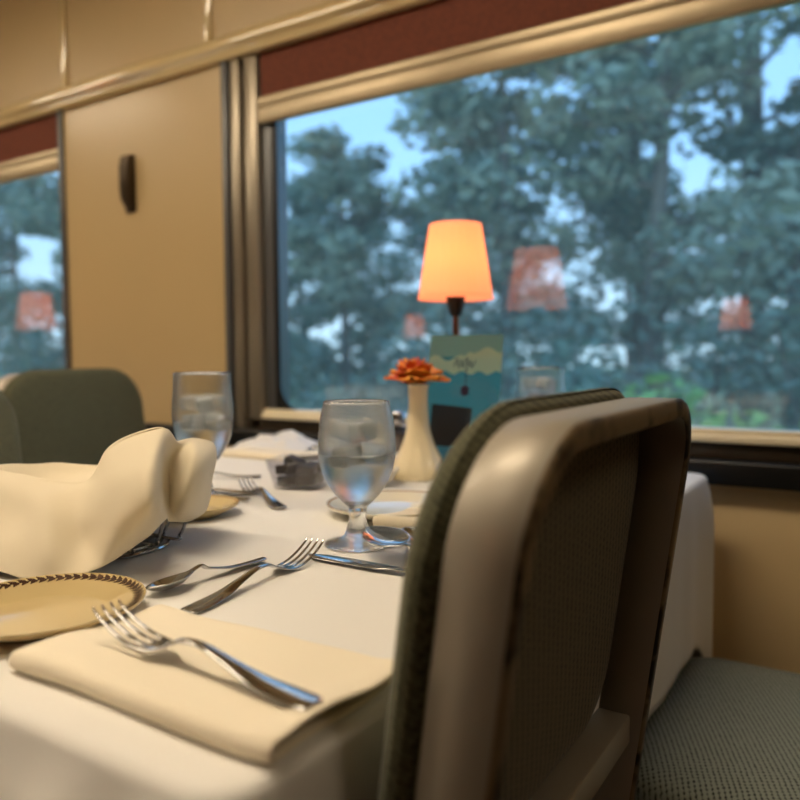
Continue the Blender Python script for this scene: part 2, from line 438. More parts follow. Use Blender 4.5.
# ------------------------------------------------------------------ chairs (local: origin under the back, faces -X)
def lean(z): return (z - .45) * .136 if z > .45 else (.45 - z) * .12
def chair(label, loc, rz=0):
    t = thing('dining_chair', label, 'chair', loc, rz)
    W, TOP, DEP, TH = .372, .926, .044, .016
    # frame: flat bar bent to an upturned U, legs included
    path = [(-W / 2, 0), (-W / 2, .2), (-W / 2, .45)]
    zz = .5
    while zz < TOP - .08: path.append((-W / 2, zz)); zz += .05
    rc = .072
    for k in range(11):
        a = math.radians(180 - 90 * k / 10); path.append((-W / 2 + rc + rc * math.cos(a), TOP - rc + rc * math.sin(a)))
    half = path[:]
    path = half + [(0, TOP)] + [(-y, z) for y, z in reversed(half)]
    bm = bmesh.new(); rows = []
    for i, (y, z) in enumerate(path):
        a = Vector(path[max(i - 1, 0)]); b = Vector(path[min(i + 1, len(path) - 1)]); tg = (b - a).normalized()
        nn = Vector((tg.y, -tg.x))                     # toward the inside of the U
        xo = lean(z); c = .0025
        sec = [(0, c), (c, 0), (DEP - c, 0), (DEP, c), (DEP, TH - c), (DEP - c, TH), (c, TH), (0, TH - c)]
        rows.append([(xo - d, y + nn.x * q, z + nn.y * q) for d, q in sec])
    vs = grid(bm, rows, cu=True, cap=True)
    for f in bm.faces:
        if len(f.verts) == 4:
            xs = [v.index for v in f.verts]
    bm.verts.index_update()
    for f in bm.faces:
        f.normal_update()
        ids = sorted({v.index % 8 for v in f.verts})
        if ids in ([0, 7], [0, 1], [6, 7]): f.material_index = 1
    obj('back_frame', bm, None, t, angle=50, mats=[M['frame'], M['worn']])
    # padded cushion in front of the frame
    def slab(w, h, r, zc, x0, th, bulge, name, m):
        bm = bmesh.new(); rows = []; base = rrect(w, h, r, 10)
        prof = [(.03, th + bulge), (.3, th + bulge * .96), (.55, th + bulge * .84), (.75, th + bulge * .6), (.88, th + bulge * .3), (.95, th + bulge * .05), (.985, th - .006), (1.0, th - .016), (1.0, .012), (.985, .003), (.95, 0), (.03, 0)]
        for k, d in prof:
            rows.append([(lean(zc + b * k) + x0 - d, a * k, zc + b * k) for a, b in base])
        vs = grid(bm, rows, cu=True); bm.faces.new(vs[0]); bm.faces.new(vs[-1])
        return obj(name, bm, m, t, angle=70)
    slab(W + .006, .325, .095, .772, -DEP - .003, .022, .011, 'back_cushion', M['tweed'])
    bm = bmesh.new(); base = rrect(W - 2 * TH - .001, .292, .058, 10)
    vs = grid(bm, [[(lean(.770 + b * k) - d, a * k, .770 + b * k) for a, b in base] for k, d in ((.03, .034), (.5, .034), (.8, .035), (.93, .037), (1, .041), (.98, .0435))], cu=True); bm.faces.new(vs[0])
    obj('back_panel', bm, M['tweed_panel'], t, angle=70)
    obj('cross_bar', bevelled_box(lean(.62) - .043, lean(.62) - .012, -W / 2 + TH, W / 2 - TH, .600, .628, .003, 2), M['frame'], t)
    # seat
    bm = bmesh.new(); base = rrect(.44, .45, .055, 8); rows = []
    for k, z in ((.03, .473), (.4, .472), (.7, .468), (.88, .459), (.95, .450), (.985, .440), (1, .425), (1, .405), (.985, .398), (.03, .398)):
        rows.append([(-.265 + a * k, b * k, z) for a, b in base])
    vs = grid(bm, rows, cu=True); bm.faces.new(vs[0]); bm.faces.new(vs[-1]); obj('seat', bm, M['tweed_seat'], t, angle=70)
    obj('seat_frame', bevelled_box(-.46, .0, -W / 2 + TH, W / 2 - TH, .372, .399, .004, 2), M['seatframe'], t)
    for s in (-1, 1):
        obj('leg', bevelled_box(-.45, -.42, s * .165 - .012, s * .165 + .012, 0, .374, .003, 2), M['frame'], t)
    return t
CX, CY = -.2016, .521
ch = chair('green tweed chair with worn bronze frame seen from behind, backrest against the white table', (CX, CY, 0))
dup(ch, (.20, 1.115, 0), 0, 'green tweed chair pulled out beside the window wall, showing only its seat')
dup(ch, (-1.356, .606, 0), PI, 'grey green padded chair at the table behind the bread basket, only its edge showing')
dup(ch, (-1.652, 1.122, 0), PI, 'dark green padded chair beside the cream wall, behind the napkin covered basket')

# ------------------------------------------------------------------ lamps
def lamp(label, loc, rz=0):
    t = thing('table_lamp', label, 'lamp', loc, rz)
    bm = bmesh.new(); lathe(bm, [(.0002, 0), (.052, 0), (.054, .004), (.050, .010), (.026, .016), (.012, .024), (.0075, .035), (.0002, .036)], 40); obj('base', bm, M['copper'], t)
    bm = bmesh.new(); tube(bm, [(0, 0, .03), (0, 0, .30)], .0062, 12); obj('stem', bm, M['copper'], t)
    bm = bmesh.new(); lathe(bm, [(.0002, .285), (.011, .285), (.012, .290), (.018, .312), (.019, .345), (.012, .350), (.0002, .350)], 24); sk = obj('socket', bm, M['socket'], t)
    bm = bmesh.new(); lathe(bm, [(.0002, .350), (.012, .352), (.021, .372), (.026, .392), (.023, .412), (.013, .425), (.0002, .428)], 20); obj('bulb', bm, M['bulb'], sk)
    bm = bmesh.new(); seg = 96
    rows = []
    for k in range(13):
        f = k / 12; r = .072 + (.0495 - .072) * f; z = .318 + .143 * f
        rows.append([((r + .0004 * math.sin(a * 24)) * math.cos(a), (r + .0004 * math.sin(a * 24)) * math.sin(a), z) for a in [2 * PI * j / seg for j in range(seg)]])
    grid(bm, rows, cu=True); sh = obj('lamp_shade', bm, M['shade'], t); solid(sh, .0012, 0)
    bm = bmesh.new()
    ring = [(.0725 * math.cos(2 * PI * j / 60), .0725 * math.sin(2 * PI * j / 60), .319) for j in range(60)]; tube(bm, ring, .0013, 6, closed=True)
    rb = obj('shade_rim', bm, M['shade'], sh)
    bm = bmesh.new(); tube(bm, [(0, 0, .428), (0, 0, .455)], .002, 6)
    for k in range(3):
        a = 2 * PI * k / 3; tube(bm, [(0, 0, .455), (.0495 * math.cos(a), .0495 * math.sin(a), .459)], .0012, 6)
    obj('shade_spider', bm, M['wire'], sh)
    return t
lp = lamp('lit table lamp with peach shade standing behind the menu at the window', (-.706, 1.305, TZ))
# the neighbouring tables whose lamps show as reflections in the glass
def side_table(cx, y0, y1, lx, ly, tl, cl, ll, seed):
    table((cx, (y0 + y1) / 2, 0), tl, .93, y1 - y0 - .07)
    o = obj('tablecloth', tablecloth_bm(cx - .5, cx + .5, y0, y1, .27, seed, (.008, .004, .008, .004)), M['cloth'], angle=80); solid(o, .0015)
    tag(o, cl, 'tablecloth')
    dup(lp, (lx, ly, TZ), 0, ll)
side_table(-3.0, .30, 1.40, -2.755, 1.305, 'wooden dining table beside the next window along the car', 'white tablecloth on the table beside the next window along the car', 'lit table lamp on the next table along, mirrored in the smaller window', 11)
side_table(-.75, -1.45, -.35, -.59, -.79, 'wooden dining table across the aisle from the goblets', 'white tablecloth on the table across the aisle from the goblets', 'lit lamp across the aisle, mirrored as small orange glow beside the right window edge', 12)
side_table(-2.75, -1.45, -.35, -2.47, -1.01, 'wooden dining table farther along across the aisle', 'white tablecloth on the farther table across the aisle', 'lit lamp farther along across the aisle, mirrored as orange dot above the rose', 13)

# ceiling lights, all out of view; aisle row and dim panel are added
def unseen_ceiling_light(label, x, y, lx, ly, grp, m, dp):
    t = thing('unseen_ceiling_light', label, 'ceiling light', (x, y, ZC - dp), group=grp)
    bm = bmesh.new(); box(bm, -lx / 2, lx / 2, -ly / 2, ly / 2, dp - .012, dp); obj('diffuser', bm, m, t, smooth=False)
    bm = bmesh.new()
    o_ = rrect(lx + .03, ly + .03, .02, 4); i_ = rrect(lx + .004, ly + .004, .01, 4)
    grid(bm, [[(a, b, dp) for a, b in o_], [(a, b, 0) for a, b in o_], [(a, b, 0) for a, b in i_], [(a, b, dp) for a, b in i_]], cu=True)
    obj('light_frame', bm, M['baffle'], t)
    return t
for x in (-3.6, -2.2, -.8):
    unseen_ceiling_light('warm recessed ceiling light panel above the tables at the windows', x, .30, .9, .26, 'ceiling lights above the window tables', M['ceil_light'], .03)
    unseen_ceiling_light('added warm fill panel above the tables across the aisle, out of view', x, -.65, .9, .26, 'added fill lights across the aisle', M['fill_light_soft'], .13)  # added fill for the chair side; deep frames hide it from the glass
unseen_ceiling_light('added dim fill panel above the window chair pulled out from the table', 1.25, .45, .7, .26, None, M['fill_light_soft'], .03)  # added, unseen; lifts the dim wall and seat at this end

# ------------------------------------------------------------------ cutlery
def cutlery(name, rows, m=None, parent=None):
    """rows: (x, [(y, z) ...]) across; all rows same count; built as one sheet with thickness"""
    bm = bmesh.new(); grid(bm, [[(xx, y, z) for y, z in r] for xx, r in rows])
    return bm

def handle_rows(keys, n=7, crown=.0012, step=.006):
    """keys: (x, halfwidth, z); smooth interpolation"""
    pts = spline([(k[0], k[1], k[2]) for k in keys], 6)
    out = []
    for p in pts:
        r = []
        for j in range(n):
            u = -1 + 2 * j / (n - 1)
            r.append((p.y * u, p.z + crown * (1 - u * u)))
        out.append((p.x, r))
    return out

def make_fork(L=.195):
    # handle end at x=0, tines toward +x
    rows = handle_rows([(0, .006, .0015), (.004, .0095, .0015), (.02, .0105, .0015), (.045, .0085, .003), (.07, .0052, .008), (.095, .0036, .0125), (.112, .0036, .0115), (.122, .0050, .0075), (.130, .0095, .0040), (.138, .0120, .0022)], 8)
    bm = bmesh.new()
    vs = grid(bm, [[(xx, y, z) for y, z in r] for xx, r in rows])
    last = vs[-1]
    xs = [.146, .155, .165, .175, .185, .194, L + .002]
    zs = [.0020, .0025, .0042, .0072, .0112, .0158, .0195]
    hw = [.0125, .0125, .0124, .0122, .0120, .0118, .0117]
    # eight columns make four tines (two columns each), the gaps between them stay open
    prev = last
    for i in range(len(xs)):
        cur = []
        for j in range(8):
            tcen = (j // 2 - 1.5) * hw[i] * 2 / 3.5
            half = [.0021, .0019, .0018, .0017, .0015, .0013, .0008][i]
            cur.append(bm.verts.new((xs[i], tcen + (half if j % 2 else -half), zs[i])))
        for j in range(7):
            if j % 2 == 0 or i == 0:
                bm.faces.new((prev[j], prev[j + 1], cur[j + 1], cur[j]))
        prev = cur
    return bm

def make_spoon(L=.19, bw=.020, bl=.062, handle=None):
    keys = [(0, .005, .0015), (.004, .0085, .0015), (.018, .0095, .0015), (.045, .0075, .003), (.07, .0045, .008), (L - bl - .016, .0034, .0125), (L - bl - .004, .0036, .010)]
    rows = handle_rows(keys, 9)
    for k in range(1, 13):
        f = k / 12
        xx = L - bl + bl * f
        w = bw * (math.sin(PI * min(1, f * .92 + .08)) ** .62) * (1.0 if f < .6 else 1.0) if f < 1 else .0008
        w = max(w, .0022)
        d = .0075 * math.sin(PI * min(1, f * .95 + .05)) ** .8
        rim = .010 - .003 * f
        r = []
        for j in range(9):
            u = -1 + 2 * j / 8; r.append((w * u, rim - d * (1 - u * u)))
        rows.append((xx, r))
    bm = bmesh.new(); grid(bm, [[(xx, y, z) for y, z in r] for xx, r in rows]); return bm

def make_knife(L=.225):
    rows = handle_rows([(0, .006, .003), (.004, .0085, .003), (.03, .0092, .003), (.07, .007, .0035), (.10, .0060, .0038), (.115, .0070, .0036), (.125, .0095, .0030), (.15, .0100, .0026), (.19, .0096, .0022), (L - .012, .0080, .0020), (L - .003, .0045, .0018), (L, .001, .0018)], 5, .0012)
    bm = bmesh.new(); grid(bm, [[(xx, y, z) for y, z in r] for xx, r in rows]); return bm

def put(o, p, ang, pitch=0, roll=0, th=.0018):
    """ang: direction of +x in the table plane (degrees)"""
    solid(o, th, 0, 2)
    o.location = p
    o.rotation_mode = 'QUATERNION'
    o.rotation_quaternion = (Matrix.Rotation(math.radians(ang), 4, 'Z') @ Matrix.Rotation(-math.radians(pitch), 4, 'Y') @ Matrix.Rotation(math.radians(roll), 4, 'X')).to_quaternion()
    return o
def heading(a, b): return math.degrees(math.atan2(b[1] - a[1], b[0] - a[0]))
def steel(name, bm, label, cat, a, b, z, pitch=0, roll=0, group=None, th=.0018):
    o = obj(name, bm, M['steel'], angle=80); put(o, (a[0], a[1], z), heading(a, b), pitch, roll, th); return tag(o, label, cat, group)

steel('dinner_fork', make_fork(), 'steel fork lying on the folded napkin, its tines over the plate rim', 'fork', (-.262, .319), (-.46, .329), .7670, 1.0)
steel('dinner_fork', make_fork(), 'steel fork on the cloth between teaspoon and knife, handle against the folded napkin', 'fork', (-.474, .415), (-.496, .60), TZ + .001)
steel('teaspoon', make_spoon(.140, .0155, .046), 'small steel spoon on the cloth beside the wire basket, bowl toward the napkin', 'spoon', (-.530, .566), (-.536, .429), TZ + .002, 0, 10)
steel('table_knife', make_knife(.215), 'steel table knife with its tip in front of the wet goblet', 'knife', (-.285, .600), (-.497, .604), TZ + .001)
steel('soup_spoon', make_spoon(.185, .0225, .070), 'large steel spoon resting across the knife beside the wet goblet', 'spoon', (-.2965, .578), (-.463, .658), TZ + .002, 5.5, -8)
steel('soup_spoon', make_spoon(.185, .021, .066), 'steel spoon half hidden behind the chair back, beyond the large spoon', 'spoon', (-.268, .604), (-.435, .684), TZ + .001, 5, -8)
steel('dinner_fork', make_fork(), 'small blurred fork in front of the clear dish of dark packets', 'fork', (-.690, .775), (-.815, .850), TZ + .001)
steel('dinner_fork', make_fork(), 'blurred fork pointing away, left of the dark packets', 'fork', (-.905, .965), (-1.03, .86), TZ + .001)
steel('table_knife', make_knife(.2), 'blurred knife lying beyond the small plate behind the basket', 'knife', (-.80, .835), (-.99, .80), TZ + .001)
steel('teaspoon', make_spoon(.140, .0155, .046), 'blurred teaspoon on the cloth just beyond the small plate behind the basket', 'spoon', (-.775, .800), (-.90, .775), TZ + .001)

# ------------------------------------------------------------------ folded napkin (one cloth, folded over at the near edge)
def folded_napkin(name, label, W, D, loc, rz, m, th=.0028, puff=.008, seed=1, amp=.0016, roll_r=.0055, cat='napkin', tilt=0):
    rnd = random.Random(seed); bm = bmesh.new(); rows = []
    sec = []
    for k in range(9): sec.append((D - .003 - (D - .003 - roll_r) * k / 8, .0015, 0))
    for k in range(1, 8):
        a = -PI / 2 - PI * k / 8; sec.append((roll_r + roll_r * math.cos(a), roll_r + .0015 + roll_r * math.sin(a), .5))
    for k in range(11): sec.append((roll_r + (D - roll_r) * k / 10, .0015 + 2 * roll_r - (2 * roll_r - .0060) * min(1, k / 7), 1))
    nx = 33
    for i in range(nx):
        u = i / (nx - 1); xx = W * (u - .5); row = []
        for j, (y, z, top) in enumerate(sec):
            f = top * (noise.noise(Vector((xx * 14 + seed, y * 22, seed))) * amp * 1.6 + amp * math.sin(xx * 26 + y * 30 + seed) * .5)
            e = .0022 * math.sin(y * 55 + seed) * (1 if u > .94 else 0)
            yy = y + .0022 * math.sin(xx * 21 + seed) * (1 - y / D) + tilt * xx
            row.append((xx + e + (.004 * top if u > .9 else 0), yy, z + max(f, -.0015) + (.002 * top if u > .92 else 0)))
        rows.append(row)
    grid(bm, rows)
    o = obj(name, bm, m, angle=80); s = solid(o, th, 0, 1); o.location = loc; o.rotation_euler = (0, 0, rz)
    return tag(o, label, cat)
folded_napkin('folded_napkin', 'ivory cloth napkin folded flat at the table corner, under a fork', .232, .130, (-.374, .277, TZ + .0005), .02, M['napkin'], .0036, seed=3)
folded_napkin('folded_napkin', 'folded cream napkin beside the saucer, partly hidden by the chair back', .12, .085, (-.462, .752, TZ + .0005), 0, M['napkin2'], .004, seed=5, roll_r=.006)
folded_napkin('folded_napkin', 'flat beige napkin beyond the dark packets near the far end of the cloth', .22, .10, (-1.07, 1.13, TZ + .0005), .0, M['napkin'], .004, seed=8)

# crumpled napkin at the far end
bm = bmesh.new(); rows = []
for i in range(25):
    row = []
    for j in range(25):
        u, v = i / 24 - .5, j / 24 - .5
        d = max(0, 1 - (abs(2 * u) ** 2.5 + abs(2 * v) ** 2.5) * .8)
        h = d * (.012 + .024 * max(0, noise.noise(Vector((u * 5, v * 5, 4))) + .55)) + .002 + .004 * abs(math.sin(u * 19 + v * 9)) * d
        row.append((u * .19, v * .15, h))
    rows.append(row)
grid(bm, rows); o = obj('crumpled_napkin', bm, M['cloth'], angle=80); solid(o, .0018, -1, 1); o.location = (-1.165, 1.300, TZ); o.rotation_euler = (0, 0, .2)
tag(o, 'crumpled white napkin at the far end of the cloth before the black ledge', 'napkin')

# ------------------------------------------------------------------ plates
def plate(name, label, R, loc, m, kind='laurel', h=.016, cat='plate'):
    t = thing(name, label, cat, loc)
    bm = bmesh.new()
    lathe(bm, [(.0002, .0045), (R * .60, .0045), (R * .66, .0055), (R * .72, .0085), (R * .985, h - .0005), (R, h), (R * 1.004, h - .001), (R * .995, h - .0028), (R * .72, .0042), (R * .64, .0005), (R * .58, 0), (R * .56, .0015), (.0002, .0015)], 96)
    obj('plate_body', bm, m, t, angle=60)
    def zr(r): return .0085 + (r / R - .72) / (.985 - .72) * (h - .0005 - .0085) + .0003
    if kind == 'laurel':
        bm = bmesh.new(); N = 62
        for k in range(N):
            for s in (-1, 1):
                a = 2 * PI * (k + (.25 if s > 0 else 0)) / N
                r0 = R * .925; da = 2 * PI / N
                # slim leaf slanting away from the middle line
                pts = [(r0, a), (r0 + s * R * .030, a + da * .15), (r0 + s * R * .062, a + da * 1.0), (r0 + s * R * .010, a + da * .80)]
                vs = [bm.verts.new((r * math.cos(q), r * math.sin(q), zr(r) + .0001)) for r, q in pts]
                bm.faces.new(vs)
        lf = obj('leaf_border', bm, M['leafprint'], t, smooth=False); solid(lf, .0002, 1)
        bm = bmesh.new(); rows = []
        for r in (R * .917, R * .933): rows.append([(r * math.cos(2 * PI * k / 120), r * math.sin(2 * PI * k / 120), zr(r)) for k in range(120)])
        grid(bm, rows, cu=True); solid(obj('border_line', bm, M['leafprint'], t), .0002, 1)
    else:
        bm = bmesh.new(); rows = []
        for r in (R * .945, R * .975): rows.append([(r * math.cos(2 * PI * k / 96), r * math.sin(2 * PI * k / 96), zr(r)) for k in range(96)])
        grid(bm, rows, cu=True); solid(obj('rim_band', bm, M['leafprint2'], t), .0002, 1)
    return t
plate('bread_plate', 'cream bread plate with brown leaf border in front of the napkin covered basket', .078, (-.563, .347, TZ), M['china'])
plate('bread_plate', 'small plate with tan rim band just behind the draped basket', .060, (-.770, .690, TZ), M['china'], 'band')
plate('bread_plate', 'cream plate on the cloth directly behind the wet goblet', .088, (-.548, .835, TZ), M['china_white'], 'none')
plate('dinner_plate', 'white plate at the far end of the cloth beyond the dark packets', .075, (-.975, 1.31, TZ), M['china_white'], 'none')

# ------------------------------------------------------------------ goblets with water and ice
def goblet(label, loc, H, R, rim, stem_h, wet, level, seed=1, foot=.037):
    t = thing('water_goblet', label, 'glass', loc)
    bz = stem_h; bh = H - bz
    # outer bowl
    outer = [(.0105, bz - .004), (.017, bz + .002), (.026, bz + .012), (R * .86, bz + bh * .26), (R * .97, bz + bh * .42), (R, bz + bh * .54), (R * .985, bz + bh * .68), (R * .94, bz + bh * .84), (rim, H)]
    outer = [(p.x, p.y) for p in spline([(a, b, 0) for a, b in outer], 4)]
    wall = .0016
    inner = [(max(.0002, r - wall - (.004 if z < bz + .01 else 0)), max(z, bz + .006)) for r, z in outer if z > bz - .001]
    lower = [(.0002, .0006), (foot - .004, .0006), (foot, .0022), (foot - .001, .004), (foot * .72, .0065), (foot * .42, .011), (.0135, .016), (.0112, .024), (.0095, bz * .62), (.0098, bz * .8), (.0105, bz - .004)]
    bm = bmesh.new()
    lathe(bm, lower + outer[1:] + [(rim - wall * .5, H + .0006)] + list(reversed(inner)) + [(.0002, bz + .006)], 64)
    bmesh.ops.remove_doubles(bm, verts=bm.verts[:], dist=.00012)
    obj('glass_body', bm, M['glass_wet'] if wet else M['glass'], t, angle=60)
    # water fills the bowl, meeting the glass
    wz = bz + bh * level
    prof = [(.0002, bz + .0058)] + [(r + .0003, z) for r, z in inner if z < wz and r > .001] 
    rt = prof[-1][0]
    prof += [(rt, wz), (rt * .96, wz - .0006), (.0002, wz - .0008)]
    bm = bmesh.new(); lathe(bm, prof, 48); bmesh.ops.remove_doubles(bm, verts=bm.verts[:], dist=.00012)
    obj('water', bm, M['water'], t, angle=50)
    rnd = random.Random(seed)
    return t, wz, rt
def ice(label, loc, s, rot, group):
    bm = bevelled_box(-s / 2, s / 2, -s / 2 * .85, s / 2 * .85, -s / 2 * .8, s / 2 * .8, s * .16, 3)
    for v in bm.verts: v.co += Vector((noise.noise(v.co * 90 + Vector(loc) * 9), noise.noise(v.co * 90 + Vector((3, 1, 2))), noise.noise(v.co * 80))) * s * .05
    o = obj('ice_cube', bm, M['ice'], angle=60); o.location = loc; o.rotation_euler = rot
    return tag(o, label, 'ice cube', group)
G1 = (-.488, .673, TZ)
t, wz, rt = goblet('wet stemmed goblet of iced water in the middle of the cloth', G1, .160, .0430, .0362, .047, True, .50)
def ices(g, wz, rt, where, seed, top):
    rnd = random.Random(seed)
    for lv in range(2):
        for k in range(3):
            a = k * 2 * PI / 3 + .5 + lv * 1.0; sp = .0172
            z = wz - .001 + lv * .0255
            if z + .013 > g[2] + top: continue
            ice('clear ice cube in ' + where, (g[0] + sp * math.cos(a), g[1] + sp * math.sin(a), z),   .027, (rnd.uniform(-.25, .25), rnd.uniform(-.25, .25), a + rnd.uniform(-.3, .3)), 'ice cubes in ' + where)
ices(G1, TZ + wz, rt, 'the wet goblet', 1, .155)
G2 = (-.832, .768, TZ)
t, wz, rt = goblet('tall goblet of iced water standing behind the napkin covered basket', G2, .187, .0435, .0405, .055, True, .48)
ices(G2, TZ + wz, rt, 'the goblet behind the basket', 2, .18)
G3 = (-.498, 1.225, TZ)
t, wz, rt = goblet('goblet behind the tweed chair back, only its rim showing against the window', G3, .187, .0435, .0405, .055, True, .60)
ices(G3, TZ + wz, rt, 'the goblet behind the chair back', 3, .18)

# ------------------------------------------------------------------ vase, rose
V = (-.671, 1.105, TZ)
bm = bmesh.new()
pr = spline([(.0002, .0005, 0), (.046, .0008, 0), (.049, .006, 0), (.0475, .016, 0), (.040, .034, 0), (.0295, .055, 0), (.0215, .08, 0), (.0178, .105, 0), (.0165, .130, 0), (.0170, .150, 0), (.0188, .160, 0)], 5)
pf = [(p.x, p.y) for p in pr] + [(.0175, .1605), (.0150, .150), (.0142, .11), (.015, .08), (.0002, .06)]
lathe(bm, pf, 72, lambda a, z: .022 * math.sin(12 * a) * max(0, min(1, (.085 - z) / .05)) * (1 if z > .003 else 0))
o = obj('bud_vase', bm, M['vase'], angle=70); o.location = V
tag(o, 'ivory porcelain bud vase holding the orange rose', 'vase')
r = thing('rose', 'open orange rose standing in the ivory bud vase', 'flower', (V[0] - .006, V[1], TZ + .164))
bm = bmesh.new(); tube(bm, [(.006, 0, -.105), (.006, 0, -.04), (.002, 0, 0)], .0028, 8); obj('stem', bm, M['stem'], r)
rnd = random.Random(5)
def petal(w, l, a, tilt, curl, z0, r0, rr):
    bm = bmesh.new(); rows = []
    for i in range(9):
        v = i / 8; row = []
        for j in range(9):
            u = -1 + 2 * j / 8
            ww = w * (math.sin(PI * (.12 + .8 * v)) ** .7) * (1 - .12 * v)
            out = r0 + l * v * math.sin(tilt + curl * v); up = z0 + l * v * math.cos(tilt + curl * v)
            cup = .32 * ww * u * u * (1 - .9 * v)
            ruf = .0025 * math.sin(u * 5 + rr) * v * v
            row.append((out - cup, ww * u, up + ruf - .25 * ww * u * u * v))
        rows.append(row)
    grid(bm, rows)
    bmesh.ops.rotate(bm, verts=bm.verts[:], cent=(0, 0, 0), matrix=Matrix.Rotation(a, 3, 'Z'))
    return bm
spec = []
for k in range(4): spec.append((.015, .034, k * 1.57, .02, .25, .004, .003))
for k in range(5): spec.append((.021, .040, k * 1.26 + .4, .32, .35, .002, .004))
for k in range(5): spec.append((.026, .045, k * 1.26 + .1, .62, .42, .0, .005))
for k in range(6): spec.append((.027, .050, k * 1.05 + .7, .98, .34, -.002, .005))
for w, l_, a, tl_, cu, z0, r0 in spec:
    w *= 1.12; l_ *= 1.08
    po = obj('petal', petal(w, l_ * (.9 + .2 * rnd.random()), a + rnd.random() * .3, tl_ + rnd.random() * .15, cu, z0, r0, rnd.random() * 6), M['petal'], r, angle=80); solid(po, .0008, 0)
bm = bmesh.new()
for k in range(5):
    a = 2 * PI * k / 5 + .3; c, s = math.cos(a), math.sin(a)
    rows = [[(c * q - s * wv, s * q + c * wv, zz) for wv in (-ww, 0, ww)] for q, ww, zz in ((.002, .003, -.002), (.012, .006, -.004), (.024, .004, -.003), (.034, .0006, .000))]
    grid(bm, rows)
so = obj('sepals', bm, M['stem'], r); solid(so, .0008, 0)

# ------------------------------------------------------------------ menu holder
mh = thing('menu_holder', 'teal menu card in a clear acrylic stand between rose and lamp', 'menu', (-.648, 1.195, TZ))
tl_ = math.atan2(.045, .246)
def sheet(name, x0, x1, z0, z1, y0, y1, m):
    bm = bmesh.new(); box(bm, x0, x1, y0, y1, z0, z1)
    bmesh.ops.rotate(bm, verts=bm.verts[:], cent=(0, 0, 0), matrix=Matrix.Rotation(-tl_, 3, 'X'))
    bmesh.ops.translate(bm, verts=bm.verts[:], vec=(0, 0, .004)); return obj(name, bm, m, mh, smooth=False)
sheet('acrylic_front', -.078, .078, .0, .250, -.0022, -.0008, M['acrylic'])
sheet('acrylic_back', -.078, .078, .0, .250, .0008, .0022, M['acrylic'])
card_o = sheet('card', -.075, .075, .004, .246, -.0004, .0004, M['card'])
def blob(name, pts, m, y=-.0007):
    bm = bmesh.new(); rows = [bm.verts.new((a, y, b)) for a, b in pts]; f = bm.faces.new(rows)
    g = bmesh.ops.extrude_face_region(bm, geom=[f]); bmesh.ops.translate(bm, verts=[v for v in g['geom'] if isinstance(v, bmesh.types.BMVert)], vec=(0, .0003, 0))
    bmesh.ops.rotate(bm, verts=bm.verts[:], cent=(0, 0, 0), matrix=Matrix.Rotation(-tl_, 3, 'X'))
    bmesh.ops.translate(bm, verts=bm.verts[:], vec=(0, 0, .004)); return obj(name, bm, m, card_o, smooth=False)
blob('pale_band', [(-.075, .206), (.075, .206), (.075, .246), (-.075, .246)], M['card_pale'], -.00060)
up = [(-.075 + .15 * k / 16, .208 + .006 * math.sin(k * 1.1) + (.010 if k > 8 else -.004)) for k in range(17)]
dn = [(.075 - .15 * k / 16, .176 + .004 * math.sin(k * 1.7)) for k in range(17)]
blob('cream_band', up + dn, M['cardcream'], -.00066)
blob('dark_picture', [(-.060, .040), (.022, .040), (.024, .112), (-.060, .118)], M['carddark'], -.00066)
bl = blob('bottle_picture', [(-.012, .004), (.014, .004), (.014, .036), (-.012, .036)], M['carddark'], -.00072)
# plum coloured emblem: cluster hanging on a thin stalk, with a squiggle of script on the band
for q, (a, b, rr) in enumerate(((.006, .143, .0085),)):
    blob('fruit_emblem', [(a + rr * (1 - .18 * math.cos(6 * t_)) * math.cos(t_), b + rr * 1.15 * (1 - .1 * math.cos(5 * t_)) * math.sin(t_)) for t_ in [2 * PI * k / 30 for k in range(30)]], M['cardgrape'], -.00066)
blob('emblem_stalk', [(.0055, .150), (.0070, .150), (.0072, .186), (.0050, .186)], M['cardgrape'], -.00070)
bm = bmesh.new()
def scr(p): 
    v = Vector((p[0], -.0009, p[1])); v.rotate(Matrix.Rotation(-tl_, 3, 'X').to_quaternion()); return v + Vector((0, 0, .004))
tube(bm, [scr(p) for p in spline([(-.020, .188, 0), (-.014, .203, 0), (-.010, .186, 0), (-.004, .200, 0), (-.001, .186, 0), (.006, .204, 0), (.008, .188, 0), (.014, .198, 0), (.016, .186, 0), (.024, .199, 0)], 6)], .0009, 6)
obj('script_squiggle', bm, M['cardgrape'], card_o)
sheet('foot_plate', -.078, .078, -.004, .004, -.012, .03, M['acrylic'])

# ------------------------------------------------------------------ butter bowl, packets, shaker
bb = thing('butter_bowl', 'small white bowl of yellow butter pats in front of the vase', 'bowl', (-.700, 1.005, TZ))
bm = bmesh.new(); lathe(bm, [(.0002, .003), (.020, .003), (.034, .012), (.043, .026), (.0445, .0275), (.0455, .026), (.037, .010), (.024, .0005), (.0002, .0005)], 56); obj('bowl_body', bm, M['china_white'], bb)
rnd = random.Random(2)
for k in range(6):
    a = k * 1.05; o = obj('butter_pat', bevelled_box(-.010, .010, -.009, .009, -.004, .004, .002, 2), M['butter'])
    rr = .014 if k else 0
    o.location = (-.700 + rr * math.cos(a), 1.005 + rr * math.sin(a), TZ + .021 + (.008 if k == 0 else 0)); o.rotation_euler = (rnd.random() * .4, rnd.random() * .4, a)
    tag(o, 'yellow butter pat in the small white bowl in front of the vase', 'butter', 'butter pats in the white bowl')

